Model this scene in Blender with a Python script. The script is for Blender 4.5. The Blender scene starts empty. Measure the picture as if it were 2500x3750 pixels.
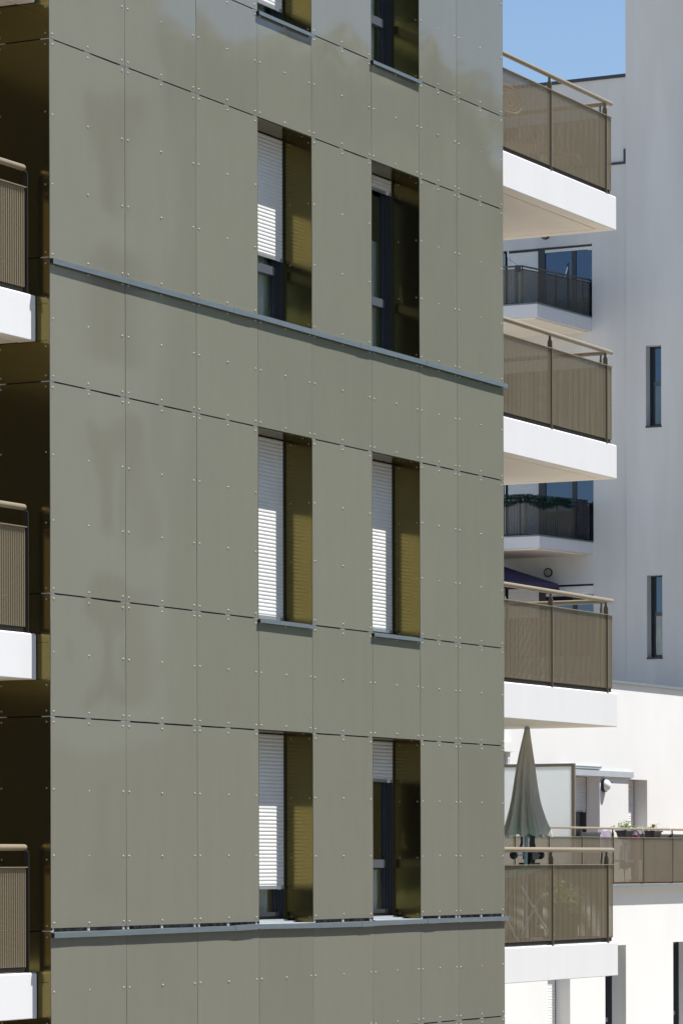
import bpy, math, random
from mathutils import Vector, Matrix
S = bpy.context.scene
COL = S.collection
R = math.radians
rnd = random.Random(7)

# ------------------------------------------------------------------ camera, sky, sun, exposure
CAM = (-25.7223, -16.1417, 0.5860)
YAW, PITCH, ROLL = 0.479815903, 0.001856560, -0.002202492
cy, sy, cp, sp = math.cos(YAW), math.sin(YAW), math.cos(PITCH), math.sin(PITCH)
fw = Vector((cy*cp, sy*cp, sp)); rt = Vector((sy, -cy, 0.0)); up = rt.cross(fw)
rt2 = rt*math.cos(ROLL) + up*math.sin(ROLL); up2 = -rt*math.sin(ROLL) + up*math.cos(ROLL)
cam = bpy.data.cameras.new('camera'); camo = bpy.data.objects.new('camera', cam); COL.objects.link(camo)
M = Matrix((rt2, up2, -fw)).transposed().to_4x4(); M.translation = Vector(CAM); camo.matrix_world = M
cam.sensor_width = 36.0; cam.lens = 13159.14/3750*36.0; cam.shift_y = 1254.2/3750; cam.clip_start = 0.5; cam.clip_end = 2000
S.camera = camo

SUN_EL, SUN_AZ = R(63.5), R(31.0)          # azimuth from the facade normal (-Y) towards +X
sd = Vector((math.sin(SUN_AZ)*math.cos(SUN_EL), -math.cos(SUN_AZ)*math.cos(SUN_EL), math.sin(SUN_EL)))
W = bpy.data.worlds.new('World'); S.world = W; W.use_nodes = True
nt = W.node_tree; nt.nodes.clear()
sky = nt.nodes.new('ShaderNodeTexSky'); sky.sky_type = 'NISHITA'; sky.sun_disc = False
sky.sun_elevation = SUN_EL; sky.sun_rotation = math.atan2(sd.x, sd.y)
sky.air_density = 1.0; sky.dust_density = 0.25; sky.ozone_density = 2.4; sky.altitude = 200
bg = nt.nodes.new('ShaderNodeBackground'); bg.inputs[1].default_value = 0.086
wo = nt.nodes.new('ShaderNodeOutputWorld'); nt.links.new(sky.outputs[0], bg.inputs[0]); nt.links.new(bg.outputs[0], wo.inputs[0])
sl = bpy.data.lights.new('sun', 'SUN'); sl.energy = 5.0; sl.angle = R(0.53); sl.color = (1.0, 0.965, 0.91)
so = bpy.data.objects.new('sun', sl); COL.objects.link(so); so.rotation_euler = (-sd).to_track_quat('-Z', 'Y').to_euler(); so.location = sd*60
S.view_settings.view_transform = 'Standard'; S.view_settings.look = 'None'; S.view_settings.gamma = 1.0
S.view_settings.exposure = 0.71
S.cycles.max_bounces = 10; S.cycles.transparent_max_bounces = 24; S.cycles.caustics_reflective = True

# ------------------------------------------------------------------ materials
def new_mat(name):
    m = bpy.data.materials.new(name); m.use_nodes = True
    t = m.node_tree; return m, t, t.nodes['Principled BSDF']
def node(t, kind, **kw):
    n = t.nodes.new(kind)
    for k, v in kw.items():
        if k.startswith('i_'): n.inputs[int(k[2:])].default_value = v
        else: setattr(n, k, v)
    return n
def pmat(name, col, rough=0.6, metal=0.0, spec=0.5, ior=1.5, var=0.0, scale=3.0, stretch=(1,1,1), bump=0.0, bscale=80.0, objvar=0.0, bdist=0.003):
    m, t, b = new_mat(name)
    b.inputs['Roughness'].default_value = rough; b.inputs['Metallic'].default_value = metal
    b.inputs['Specular IOR Level'].default_value = spec; b.inputs['IOR'].default_value = ior
    b.inputs['Base Color'].default_value = (*col, 1)
    tc = node(t, 'ShaderNodeTexCoord')
    out = None
    if var > 0:
        mp = node(t, 'ShaderNodeMapping'); mp.inputs['Scale'].default_value = stretch
        t.links.new(tc.outputs['Object'], mp.inputs[0])
        nz = node(t, 'ShaderNodeTexNoise'); nz.inputs['Scale'].default_value = scale; nz.inputs['Detail'].default_value = 5
        t.links.new(mp.outputs[0], nz.inputs['Vector'])
        mr = node(t, 'ShaderNodeMapRange'); mr.inputs[1].default_value = 0.3; mr.inputs[2].default_value = 0.7
        mr.inputs[3].default_value = 1-var; mr.inputs[4].default_value = 1+var
        t.links.new(nz.outputs[0], mr.inputs[0]); out = mr.outputs[0]
    if objvar > 0:
        oi = node(t, 'ShaderNodeObjectInfo'); mr2 = node(t, 'ShaderNodeMapRange')
        mr2.inputs[3].default_value = 1-objvar; mr2.inputs[4].default_value = 1+objvar
        t.links.new(oi.outputs['Random'], mr2.inputs[0])
        if out is None: out = mr2.outputs[0]
        else:
            mm = node(t, 'ShaderNodeMath', operation='MULTIPLY'); t.links.new(out, mm.inputs[0]); t.links.new(mr2.outputs[0], mm.inputs[1]); out = mm.outputs[0]
    if out is not None:
        vm = node(t, 'ShaderNodeVectorMath', operation='SCALE'); vm.inputs[0].default_value = col
        t.links.new(out, vm.inputs['Scale']); t.links.new(vm.outputs[0], b.inputs['Base Color'])
    if bump > 0:
        n2 = node(t, 'ShaderNodeTexNoise'); n2.inputs['Scale'].default_value = bscale; n2.inputs['Detail'].default_value = 4
        t.links.new(tc.outputs['Object'], n2.inputs['Vector'])
        bp = node(t, 'ShaderNodeBump'); bp.inputs['Strength'].default_value = bump; bp.inputs['Distance'].default_value = bdist
        t.links.new(n2.outputs[0], bp.inputs['Height']); t.links.new(bp.outputs[0], b.inputs['Normal'])
    return m

def gold_mat(name):
    m, t, b = new_mat(name)
    b.inputs['Metallic'].default_value = 1.0; b.inputs['Roughness'].default_value = 0.15
    b.inputs['Base Color'].default_value = (0.205, 0.165, 0.055, 1)
    d = node(t, 'ShaderNodeBsdfDiffuse'); d.inputs[0].default_value = (0.075, 0.064, 0.042, 1)
    mx = node(t, 'ShaderNodeMixShader'); mx.inputs[0].default_value = 0.82
    t.links.new(d.outputs[0], mx.inputs[1]); t.links.new(b.outputs[0], mx.inputs[2])
    t.links.new(mx.outputs[0], t.nodes['Material Output'].inputs[0])
    return m

def perf_mat(name, col, pitch=1.0, rad=0.285):
    m, t, b = new_mat(name)
    b.inputs['Base Color'].default_value = (*col, 1); b.inputs['Roughness'].default_value = 0.5; b.inputs['Specular IOR Level'].default_value = 0.35
    tc = node(t, 'ShaderNodeTexCoord'); uv = tc.outputs['UV']
    sc = node(t, 'ShaderNodeVectorMath', operation='SCALE'); sc.inputs['Scale'].default_value = 1/pitch
    t.links.new(uv, sc.inputs[0])
    fr = node(t, 'ShaderNodeVectorMath', operation='FRACTION'); t.links.new(sc.outputs[0], fr.inputs[0])
    sb = node(t, 'ShaderNodeVectorMath', operation='SUBTRACT'); sb.inputs[1].default_value = (0.5, 0.5, 0); t.links.new(fr.outputs[0], sb.inputs[0])
    ml = node(t, 'ShaderNodeVectorMath', operation='MULTIPLY'); ml.inputs[1].default_value = (1, 1, 0); t.links.new(sb.outputs[0], ml.inputs[0])
    ln = node(t, 'ShaderNodeVectorMath', operation='LENGTH'); t.links.new(ml.outputs[0], ln.inputs[0])
    lt = node(t, 'ShaderNodeMath', operation='LESS_THAN'); lt.inputs[1].default_value = rad; t.links.new(ln.outputs['Value'], lt.inputs[0])
    tr = node(t, 'ShaderNodeBsdfTransparent')
    mx = node(t, 'ShaderNodeMixShader'); t.links.new(lt.outputs[0], mx.inputs[0]); t.links.new(b.outputs[0], mx.inputs[1]); t.links.new(tr.outputs[0], mx.inputs[2])
    t.links.new(mx.outputs[0], t.nodes['Material Output'].inputs[0])
    return m

def glass_mat(name, tint=(0.92, 0.95, 0.95), refl=0.04):
    m, t, b = new_mat(name)
    t.nodes.remove(b)
    tr = node(t, 'ShaderNodeBsdfTransparent'); tr.inputs[0].default_value = (*tint, 1)
    gl = node(t, 'ShaderNodeBsdfGlossy'); gl.inputs['Roughness'].default_value = 0.01; gl.inputs[0].default_value = (0.95, 0.98, 1, 1)
    lw = node(t, 'ShaderNodeLayerWeight'); lw.inputs[0].default_value = 0.5
    pw = node(t, 'ShaderNodeMath', operation='POWER'); pw.inputs[1].default_value = 5.0; t.links.new(lw.outputs['Facing'], pw.inputs[0])
    ad = node(t, 'ShaderNodeMath', operation='ADD', use_clamp=True); ad.inputs[1].default_value = refl; t.links.new(pw.outputs[0], ad.inputs[0])
    mx = node(t, 'ShaderNodeMixShader'); t.links.new(ad.outputs[0], mx.inputs[0]); t.links.new(tr.outputs[0], mx.inputs[1]); t.links.new(gl.outputs[0], mx.inputs[2])
    t.links.new(mx.outputs[0], t.nodes['Material Output'].inputs[0])
    return m

M_panel = pmat('bronze_cladding', (0.184, 0.181, 0.147), rough=0.045, ior=1.6, var=0.02, scale=2.2, stretch=(3.0, 3.0, 0.5), objvar=0.045)
M_gold = gold_mat('bronze_mirror_cladding')
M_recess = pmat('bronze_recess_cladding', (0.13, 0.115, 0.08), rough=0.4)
M_edge = pmat('panel_cut_edge', (0.30, 0.31, 0.33), rough=0.4, metal=0.6)
M_rivet = pmat('rivet_paint', (0.40, 0.385, 0.31), rough=0.32)
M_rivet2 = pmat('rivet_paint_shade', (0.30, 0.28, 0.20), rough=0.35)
M_bracket = pmat('aluminium_bracket', (0.55, 0.55, 0.56), rough=0.35, metal=0.3)
M_core = pmat('black_backing', (0.012, 0.012, 0.013), rough=0.9)
M_wool = pmat('insulation_wool', (0.07, 0.07, 0.075), rough=0.95, var=1.0, scale=16, stretch=(1, 1, 1), bump=0.8, bscale=60)
M_zinc = pmat('grey_flashing', (0.145, 0.178, 0.20), rough=0.38, metal=0.25, var=0.08, scale=5, stretch=(1, 1, 6))
M_zinc2 = pmat('pale_grey_flashing', (0.36, 0.39, 0.42), rough=0.45, metal=0.1, var=0.06, scale=3)
M_frame = pmat('anthracite_frame', (0.022, 0.026, 0.036), rough=0.3)
M_frame2 = pmat('anthracite_frame_face', (0.032, 0.038, 0.050), rough=0.3)
M_framelit = pmat('anthracite_transom_lit', (0.085, 0.095, 0.115), rough=0.35)  # lighter copy of the frame paint, light on the transom put into its colour
M_shut = pmat('white_shutter', (0.71, 0.71, 0.70), rough=0.42, var=0.03, scale=6)
M_bar = pmat('shutter_bottom_bar', (0.33, 0.35, 0.37), rough=0.45, metal=0.4)
M_glass = glass_mat('window_glass')
M_paneteal = pmat('teal_reflecting_glass', (0.06, 0.12, 0.15), rough=0.08, ior=1.9, var=0.3, scale=6, stretch=(1, 1, 0.4))
M_panepale = pmat('glass_before_white_curtain', (0.36, 0.40, 0.38), rough=0.12, ior=1.7, var=0.2, scale=9, stretch=(1, 1, 0.3))
M_dark = pmat('dark_room', (0.035, 0.037, 0.037), rough=0.9)
M_glassfar = pmat('blue_reflecting_glass', (0.012, 0.016, 0.022), rough=0.03, ior=2.3)
M_glassfar.node_tree.nodes['Principled BSDF'].inputs['Specular Tint'].default_value = (0.55, 0.72, 1.0, 1)
M_curt = pmat('net_curtain', (0.42, 0.45, 0.44), rough=0.9, var=0.12, scale=8, stretch=(6, 6, 0.6))
M_white = pmat('white_render', (0.665, 0.66, 0.65), rough=0.85, spec=0.2, var=0.025, scale=0.9, stretch=(1, 1, 0.5), bump=0.25, bscale=45)
M_slab = pmat('white_painted_slab', (0.655, 0.655, 0.665), rough=0.75, spec=0.25, var=0.015, scale=1.2, stretch=(4, 4, 0.4), bump=0.12, bscale=30)
M_soff = pmat('soffit_paint', (0.84, 0.755, 0.635), rough=0.9, spec=0.2, var=0.03, scale=1.2)
M_grey = pmat('pale_grey_render', (0.62, 0.615, 0.60), rough=0.9, spec=0.15, var=0.075, scale=0.8, stretch=(1, 1.5, 0.22), bump=0.3, bscale=30)
M_cop = pmat('dark_coping', (0.035, 0.042, 0.055), rough=0.45)
M_rail = pmat('taupe_metal_paint', (0.24, 0.198, 0.134), rough=0.42, var=0.03, scale=2)
M_perf = perf_mat('perforated_sheet', (0.252, 0.207, 0.134))
M_perffar = perf_mat('perforated_sheet_far', (0.25, 0.215, 0.155), rad=0.25)
M_perfshade = perf_mat('shade_darkened_sheet', (0.10, 0.09, 0.07), rad=0.25)  # loggia railing sheet, its shade put into the colour
M_railshade = pmat('shade_darkened_metal_paint', (0.095, 0.082, 0.065), rough=0.45)  # loggia rail paint darkened to stand for the shade there
M_endpost = pmat('black_post_and_shade_bar', (0.022, 0.020, 0.017), rough=0.8, spec=0.2)
M_post = pmat('dark_taupe_post_paint', (0.115, 0.102, 0.072), rough=0.5, spec=0.3)
M_frost = pmat('frosted_glass', (0.78, 0.81, 0.81), rough=0.5, spec=0.3)
t_ = M_frost.node_tree; b_ = t_.nodes['Principled BSDF']; tl = t_.nodes.new('ShaderNodeBsdfTranslucent'); tl.inputs[0].default_value = (0.88, 0.91, 0.91, 1)
mx_ = t_.nodes.new('ShaderNodeMixShader'); mx_.inputs[0].default_value = 0.6; t_.links.new(b_.outputs[0], mx_.inputs[1]); t_.links.new(tl.outputs[0], mx_.inputs[2]); t_.links.new(mx_.outputs[0], t_.nodes['Material Output'].inputs[0])
M_olive = pmat('olive_frame_paint', (0.14, 0.125, 0.085), rough=0.45)
M_black = pmat('black_plastic', (0.014, 0.014, 0.016), rough=0.4)
M_steel = pmat('galvanised_steel', (0.5, 0.52, 0.55), rough=0.3, metal=0.8)
M_cloth = pmat('parasol_canvas', (0.53, 0.485, 0.415), rough=0.95, spec=0.1, var=0.10, scale=5, stretch=(3, 3, 0.7), bump=0.2, bscale=60)
M_purple = pmat('purple_canvas', (0.055, 0.045, 0.085), rough=0.9, spec=0.1, var=0.08, scale=4)
M_lilac = pmat('lilac_cloth', (0.45, 0.40, 0.52), rough=0.9, spec=0.1, var=0.15, scale=14)
M_leaf = pmat('fresh_leaves', (0.13, 0.20, 0.03), rough=0.5, var=0.35, scale=18)
M_garl = pmat('artificial_hedge', (0.012, 0.05, 0.035), rough=0.7, var=0.5, scale=14)
M_tree = pmat('tree_leaves', (0.13, 0.22, 0.12), rough=0.6, var=0.4, scale=0.6)
M_red = pmat('rose_petals', (0.45, 0.02, 0.05), rough=0.6)
M_dom = pmat('lamp_dome', (0.75, 0.76, 0.80), rough=0.25)
M_dom2 = pmat('lamp_grey_dome', (0.30, 0.30, 0.29), rough=0.3, var=0.2, scale=20)
M_ground = pmat('pale_paving', (0.38, 0.355, 0.315), rough=0.95, var=0.12, scale=0.4)
M_road = pmat('asphalt', (0.075, 0.075, 0.075), rough=0.95, var=0.15, scale=1.5)
M_roof = pmat('gravel_roof', (0.44, 0.41, 0.37), rough=0.95, var=0.15, scale=3)
M_rattan = pmat('rattan', (0.50, 0.36, 0.24), rough=0.7, var=0.4, scale=40)
M_teal = pmat('turquoise_canvas', (0.16, 0.46, 0.44), rough=0.8, var=0.08, scale=10)
M_terra = pmat('terrace_tiles', (0.40, 0.28, 0.20), rough=0.8, var=0.1, scale=5)
M_opp = pmat('street_facade_render', (0.54, 0.62, 0.53), rough=0.9, var=0.08, scale=0.4)
M_base = pmat('street_brown_base', (0.24, 0.19, 0.145), rough=0.9, var=0.1, scale=0.5)
M_blue = pmat('blue_handle', (0.03, 0.05, 0.20), rough=0.4)
M_cord = pmat('white_wire', (0.75, 0.75, 0.75), rough=0.5)
M_pink = pmat('crimson_plastic', (0.30, 0.02, 0.09), rough=0.5)
M_dkcloth = pmat('dark_patterned_cloth', (0.03, 0.028, 0.036), rough=0.9, var=0.9, scale=30)

# ------------------------------------------------------------------ mesh helpers
class MB:
    def __init__(s): s.v = []; s.f = []; s.mi = []; s.sm = []; s.uv = {}
    def face(s, pts, mi=0, smooth=False, uvs=None):
        n = len(s.v); s.v += [tuple(p) for p in pts]; s.f.append(tuple(range(n, n+len(pts)))); s.mi.append(mi); s.sm.append(smooth)
        if uvs: s.uv[len(s.f)-1] = uvs
    def grid(s, pts, nu, nv, mi=0, smooth=True, closeu=False):      # pts[j][i]
        n = len(s.v); s.v += [tuple(p) for row in pts for p in row]
        for j in range(nv-1):
            for i in range(nu if closeu else nu-1):
                i2 = (i+1) % nu
                s.f.append((n+j*nu+i, n+j*nu+i2, n+(j+1)*nu+i2, n+(j+1)*nu+i)); s.mi.append(mi); s.sm.append(smooth)
    def box(s, a, b, mi=0, mp=None):
        (x0, y0, z0), (x1, y1, z1) = a, b
        c = [(x0,y0,z0),(x1,y0,z0),(x1,y1,z0),(x0,y1,z0),(x0,y0,z1),(x1,y0,z1),(x1,y1,z1),(x0,y1,z1)]
        if mp: c = [mp(*p) for p in c]
        n = len(s.v); s.v += [tuple(p) for p in c]
        for q in ((0,3,2,1),(4,5,6,7),(0,1,5,4),(1,2,6,5),(2,3,7,6),(3,0,4,7)):
            s.f.append(tuple(n+k for k in q)); s.mi.append(mi); s.sm.append(False)
    def prism(s, poly, z0, z1, mi=0, topmi=None, botmi=None):
        n = len(poly)
        s.face([(x, y, z0) for x, y in reversed(poly)], mi if botmi is None else botmi); s.face([(x, y, z1) for x, y in poly], mi if topmi is None else topmi)
        for i in range(n):
            (xa, ya), (xb, yb) = poly[i], poly[(i+1) % n]
            s.face([(xa,ya,z0),(xb,yb,z0),(xb,yb,z1),(xa,ya,z1)], mi)
    def tube(s, pts, r, n=10, mi=0, round_end=False):
        P = [Vector(p) for p in pts]
        rr = r if isinstance(r, (list, tuple)) else [r]*len(P)
        if round_end:
            d0 = (P[0]-P[1]).normalized(); d1 = (P[-1]-P[-2]).normalized(); r0, r1 = rr[0], rr[-1]
            P = [P[0]+d0*r0*k for k in (0.98, 0.8, 0.45)] + P + [P[-1]+d1*r1*k for k in (0.45, 0.8, 0.98)]
            rr = [r0*0.2, r0*0.6, r0*0.89] + list(rr) + [r1*0.89, r1*0.6, r1*0.2]
        rows = []
        ref = Vector((0.13, 0.21, 0.97))
        for i, p in enumerate(P):
            d = (P[min(i+1, len(P)-1)] - P[max(i-1, 0)]).normalized()
            a = d.cross(ref)
            if a.length < 0.05: a = d.cross(Vector((1, 0, 0)))
            a.normalize(); b = d.cross(a)
            rows.append([p + a*rr[i]*math.cos(2*math.pi*k/n) + b*rr[i]*math.sin(2*math.pi*k/n) for k in range(n)])
        s.grid(rows, n, len(rows), mi, True, True)
        s.face(list(reversed(rows[0])), mi); s.face(rows[-1], mi)
    def dome(s, c, r, h, nrm, n=8, rings=2, mi=0):
        nrm = Vector(nrm).normalized(); a = nrm.orthogonal().normalized(); b = nrm.cross(a); c = Vector(c)
        rows = []
        for j in range(rings+1):
            t = math.pi/2*j/rings
            rows.append([c + nrm*h*math.sin(t) + (a*math.cos(2*math.pi*k/n)+b*math.sin(2*math.pi*k/n))*max(r*math.cos(t), r*0.02) for k in range(n)])
        s.grid(rows, n, rings+1, mi, True, True)
    def build(s, name, mats, parent=None):
        me = bpy.data.meshes.new(name); me.from_pydata(s.v, [], s.f)
        for m in (mats if isinstance(mats, (list, tuple)) else [mats]): me.materials.append(m)
        me.polygons.foreach_set('material_index', s.mi); me.polygons.foreach_set('use_smooth', s.sm)
        if s.uv:
            ul = me.uv_layers.new(name='UVMap')
            for fi, us in s.uv.items():
                for li, u in zip(me.polygons[fi].loop_indices, us): ul.data[li].uv = u
        me.update()
        o = bpy.data.objects.new(name, me); COL.objects.link(o)
        if parent is not None: o.parent = parent
        return o

def thing(name, label, cat, loc=(0, 0, 0), group=None):
    o = bpy.data.objects.new(name, None); COL.objects.link(o); o.empty_display_size = 0.3
    o['label'] = label; o['category'] = cat
    if group: o['group'] = group
    o['_loc'] = loc
    return o
def tag(o, label=None, cat=None, group=None, kind=None):
    if label: o['label'] = label
    if cat: o['category'] = cat
    if group: o['group'] = group
    if kind: o['kind'] = kind
    return o
PENDING = []
def ymap(P): return lambda u, t, z: (u, P+t, z)
def xmap(P): return lambda u, t, z: (P+t, u, z)
def segmap(p0, p1, inward):
    p0 = Vector((p0[0], p0[1])); p1 = Vector((p1[0], p1[1])); d = (p1-p0).normalized(); n = Vector(inward).normalized()
    return (lambda u, t, z: (p0.x+d.x*u+n.x*t, p0.y+d.y*u+n.y*t, z)), (p1-p0).length

def wall_open(mb, mp, u0, u1, z0, z1, ops, depth, mi=0, rmi=None):
    """front sheet of a wall with openings (u0,u1,z0,z1) and their reveals going in by depth"""
    rmi = mi if rmi is None else rmi
    us = sorted({u0, u1} | {o[0] for o in ops} | {o[1] for o in ops}); zs = sorted({z0, z1} | {o[2] for o in ops} | {o[3] for o in ops})
    for i in range(len(us)-1):
        for j in range(len(zs)-1):
            cu, cz = (us[i]+us[i+1])/2, (zs[j]+zs[j+1])/2
            if any(o[0] < cu < o[1] and o[2] < cz < o[3] for o in ops): continue
            mb.face([mp(us[i], 0, zs[j]), mp(us[i+1], 0, zs[j]), mp(us[i+1], 0, zs[j+1]), mp(us[i], 0, zs[j+1])], mi)
    for a, b, c, d in ops:
        mb.face([mp(a,0,c), mp(a,depth,c), mp(a,depth,d), mp(a,0,d)], rmi); mb.face([mp(b,0,c), mp(b,0,d), mp(b,depth,d), mp(b,depth,c)], rmi)
        mb.face([mp(a,0,d), mp(a,depth,d), mp(b,depth,d), mp(b,0,d)], rmi); mb.face([mp(a,0,c), mp(b,0,c), mp(b,depth,c), mp(a,depth,c)], rmi)

def room(mb, mp, u0, u1, z0, z1, t0, t1, mi=0):
    mb.face([mp(u0,t1,z0), mp(u1,t1,z0), mp(u1,t1,z1), mp(u0,t1,z1)], mi)
    for a, b in (((u0,z0),(u0,z1)), ((u1,z0),(u1,z1)), ((u0,z0),(u1,z0)), ((u0,z1),(u1,z1))):
        mb.face([mp(a[0],t0,a[1]), mp(b[0],t0,b[1]), mp(b[0],t1,b[1]), mp(a[0],t1,a[1])], mi)

def shutter(mp, u0, u1, z0, z1, t, pitch, parent, amp=0.0034):
    mb = MB(); prof = []; z = z1
    while z > z0+0.001:
        zb = max(z-pitch, z0)
        for k in range(5):
            s = k/5; prof.append((t-amp*math.sin(math.pi*s)**0.7, z+(zb-z)*0.9*s))
        prof.append((t+0.002, z+(zb-z)*0.9)); prof.append((t+0.002, zb))
        z = zb
    mb.grid([[mp(u0, a, b), mp(u1, a, b)] for a, b in prof], 2, len(prof), 0, True)
    o = mb.build('roller_shutter', [M_shut], parent)
    bar = MB(); bar.box((u0, t-0.006, z0-0.03), (u1, t+0.008, z0-0.001), 0, mp)
    bar.box((u1-0.13, t-0.012, z0-0.034), (u1-0.07, t-0.0065, z0+0.004), 1, mp)
    bar.build('shutter_bar', [M_bar, M_shut], parent)
    return o

def build_window(parent, mp, u0, u1, z0, z1, depth, sh=None, transom=None, mull=(), glass=None, pitch=0.036, gw=0.034, label=None, handle=None, wide=True, fw_=0.07, glass_low=None):
    """frame is the window mesh; panes, shutter, rails are its sub-parts"""
    glass = glass or M_glass
    f = MB(); t0 = depth
    f.box((u0+0.001, t0+0.002, z0), (u0+gw, t0+0.03, z1), 0, mp); f.box((u1-gw, t0+0.002, z0), (u1-0.001, t0+0.03, z1), 0, mp)
    f.box((u1-gw-0.020, t0+0.0105, z0+0.01), (u1-gw-0.006, t0+0.031, z1-0.01), 1, mp)
    a, b = u0+gw, u1-gw
    f.box((a, t0+0.03, z0), (a+fw_, t0+0.09, z1), 0, mp); f.box((b-fw_, t0+0.03, z0), (b, t0+0.09, z1), 0, mp)
    f.box((a+fw_, t0+0.03, z1-fw_), (b-fw_, t0+0.09, z1), 0, mp); f.box((a+fw_, t0+0.03, z0), (b-fw_, t0+0.09, z0+0.05), 0, mp)
    # stepped sash profile on the right jamb
    f.box((b-fw_-0.03, t0+0.045, z0+0.05), (b-fw_, t0+0.088, z1-fw_), 1, mp)
    f.box((b-fw_-0.05, t0+0.06, z0+0.05), (b-fw_-0.03, t0+0.086, z1-fw_), 0, mp)
    f.box((a+fw_, t0+0.01, z0+0.05), (b-fw_, t0+0.05, z0+0.088), 1, mp)
    panes = []
    us = [a+fw_] + [x for m in mull for x in (m-0.045, m+0.045)] + [b-fw_-0.05]
    zsplit = [z0+0.088] + ([transom-0.045, transom+0.045] if transom else []) + [z1-fw_]
    if transom:
        f.box((a+fw_, t0+0.02, transom-0.042), (b-fw_-0.05, t0+0.088, transom+0.042), 2, mp)
        f.box((b-fw_-0.05, t0+0.035, transom-0.042), (b-fw_, t0+0.0875, transom+0.042), 0, mp)
    for m in mull: f.box((m-0.045, t0+0.02, z0+0.088), (m+0.045, t0+0.0885, z1-fw_), 0, mp)
    w = f.build('window', [M_frame, M_frame2, M_framelit], parent)
    if label: w['label'] = label
    for i in range(0, len(us), 2):
        for j in range(0, len(zsplit), 2):
            p = MB(); p.box((us[i], t0+0.062, zsplit[j]), (us[i+1], t0+0.068, zsplit[j+1]), 0, mp); p.build('pane', [glass_low if (glass_low and j == 0) else glass], w)
    if sh is not None: shutter(mp, a+0.002, b-0.002, sh, z1-0.01, t0, pitch, w)
    if handle:
        h = MB(); h.tube([mp(handle[0], t0+0.075, handle[1]), mp(handle[0]-0.02, t0+0.115, handle[1]+0.03), mp(handle[0]-0.02, t0+0.115, handle[1]+0.1), mp(handle[0]+0.01, t0+0.1, handle[1]+0.15)], 0.011, 8)
        h.build('handle', [M_shut], w)
    return w

def railing(parent, mp, u0, u1, zs, posts, bays, h=1.055, r=0.027, perf=None, pitch=0.034, amp=0.0125, pbot=0.05, capped=True, hr=True, rail=None):
    rail = rail or M_rail
    if hr:
        m = MB(); m.tube([mp(u0, 0.028, zs+h), mp(u1, 0.028, zs+h)], r, 14, 0, capped); m.build('handrail', [rail], parent)
    ptop = zs+0.885
    for a, b in bays:
        m = MB(); prof = []; u = a; sgn = 0; L = 0.0
        seg = [(0.30, 0), (0.20, 1), (0.30, 1), (0.20, 0)]
        pts = [(a, 0.016)]; per = 0.6*pitch+2*math.hypot(0.2*pitch, amp); hu = 5/per
        while u < b:
            for frac, to in seg:
                u += frac*pitch; pts.append((min(u, b), 0.016 + amp*to))
                if u >= b: break
        z0, z1 = zs+pbot, ptop-0.002
        for (ua, ta), (ub, tb) in zip(pts[:-1], pts[1:]):
            l = math.hypot(ub-ua, tb-ta)
            m.face([mp(ua, ta, z0), mp(ub, tb, z0), mp(ub, tb, z1), mp(ua, ta, z1)], 0, False, [(L*hu, z0*hu), ((L+l)*hu, z0*hu), ((L+l)*hu, z1*hu), (L*hu, z1*hu)]); L += l
        m.build('perforated_panel', [perf or M_perf], parent)
        t = MB(); t.box((a-0.004, -0.004, ptop), (b+0.004, 0.05, ptop+0.007), 0, mp); t.build('panel_rail', [rail], parent)
        t = MB(); t.box((a, 0.034, zs+0.008), (b, 0.05, zs+pbot+0.012), 0, mp); t.build('shade_black_bottom_rail', [M_endpost], parent)  # bar coloured near-black to stand for the shade behind the panel foot
    for p in posts:
        m = MB(); w = 0.006
        prof = [(0.0, zs), (0.055, zs), (0.055, zs+h-0.095), (0.042, zs+h-0.06), (0.040, zs+h-r*0.6), (0.016, zs+h-r*0.6), (0.014, zs+h-0.06), (0.0, zs+h-0.095)]
        m.face([mp(p-w, t_, z_) for t_, z_ in prof], 0); m.face([mp(p+w, t_, z_) for t_, z_ in reversed(prof)], 0)
        for i in range(len(prof)):
            (ta, za), (tb, zb) = prof[i], prof[(i+1) % len(prof)]
            m.face([mp(p-w, ta, za), mp(p-w, tb, zb), mp(p+w, tb, zb), mp(p+w, ta, za)], 0)
        m.box((p-0.035, -0.002, zs+0.0005), (p+0.035, 0.07, zs+0.008), 0, mp)
        m.build('post', [M_post], parent)

# ------------------------------------------------------------------ ground and street
g = MB(); g.face([(-300, -300, -6.2), (500, -300, -6.2), (500, 400, -6.2), (-300, 400, -6.2)]); tag(g.build('ground', [M_ground]), kind='structure')

g = MB(); g.face([(-60, -21.5, -6.196), (90, -21.5, -6.196), (90, -5.5, -6.196), (-60, -5.5, -6.196)]); tag(g.build('unseen_dark_road', [M_road]), kind='structure')  # out of view, dark strip added to cut ground bounce onto the cladding

# ------------------------------------------------------------------ bronze clad building
XC = [0.0, 1.2365, 2.483, 3.635, 4.709, 5.973, 7.038, 7.921, 9.058]
ZR = [-3.9, -1.068, 0.0, 1.8117, 2.85, 4.6375, 5.6837, 7.5274, 8.518, 10.33]
WIN_ROWS = {2, 4, 6, 8}; WIN_COLS = {3, 5}
bz = thing('apartment_building', 'tall bronze metal clad apartment building with riveted panels and white balconies', 'building')

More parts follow.
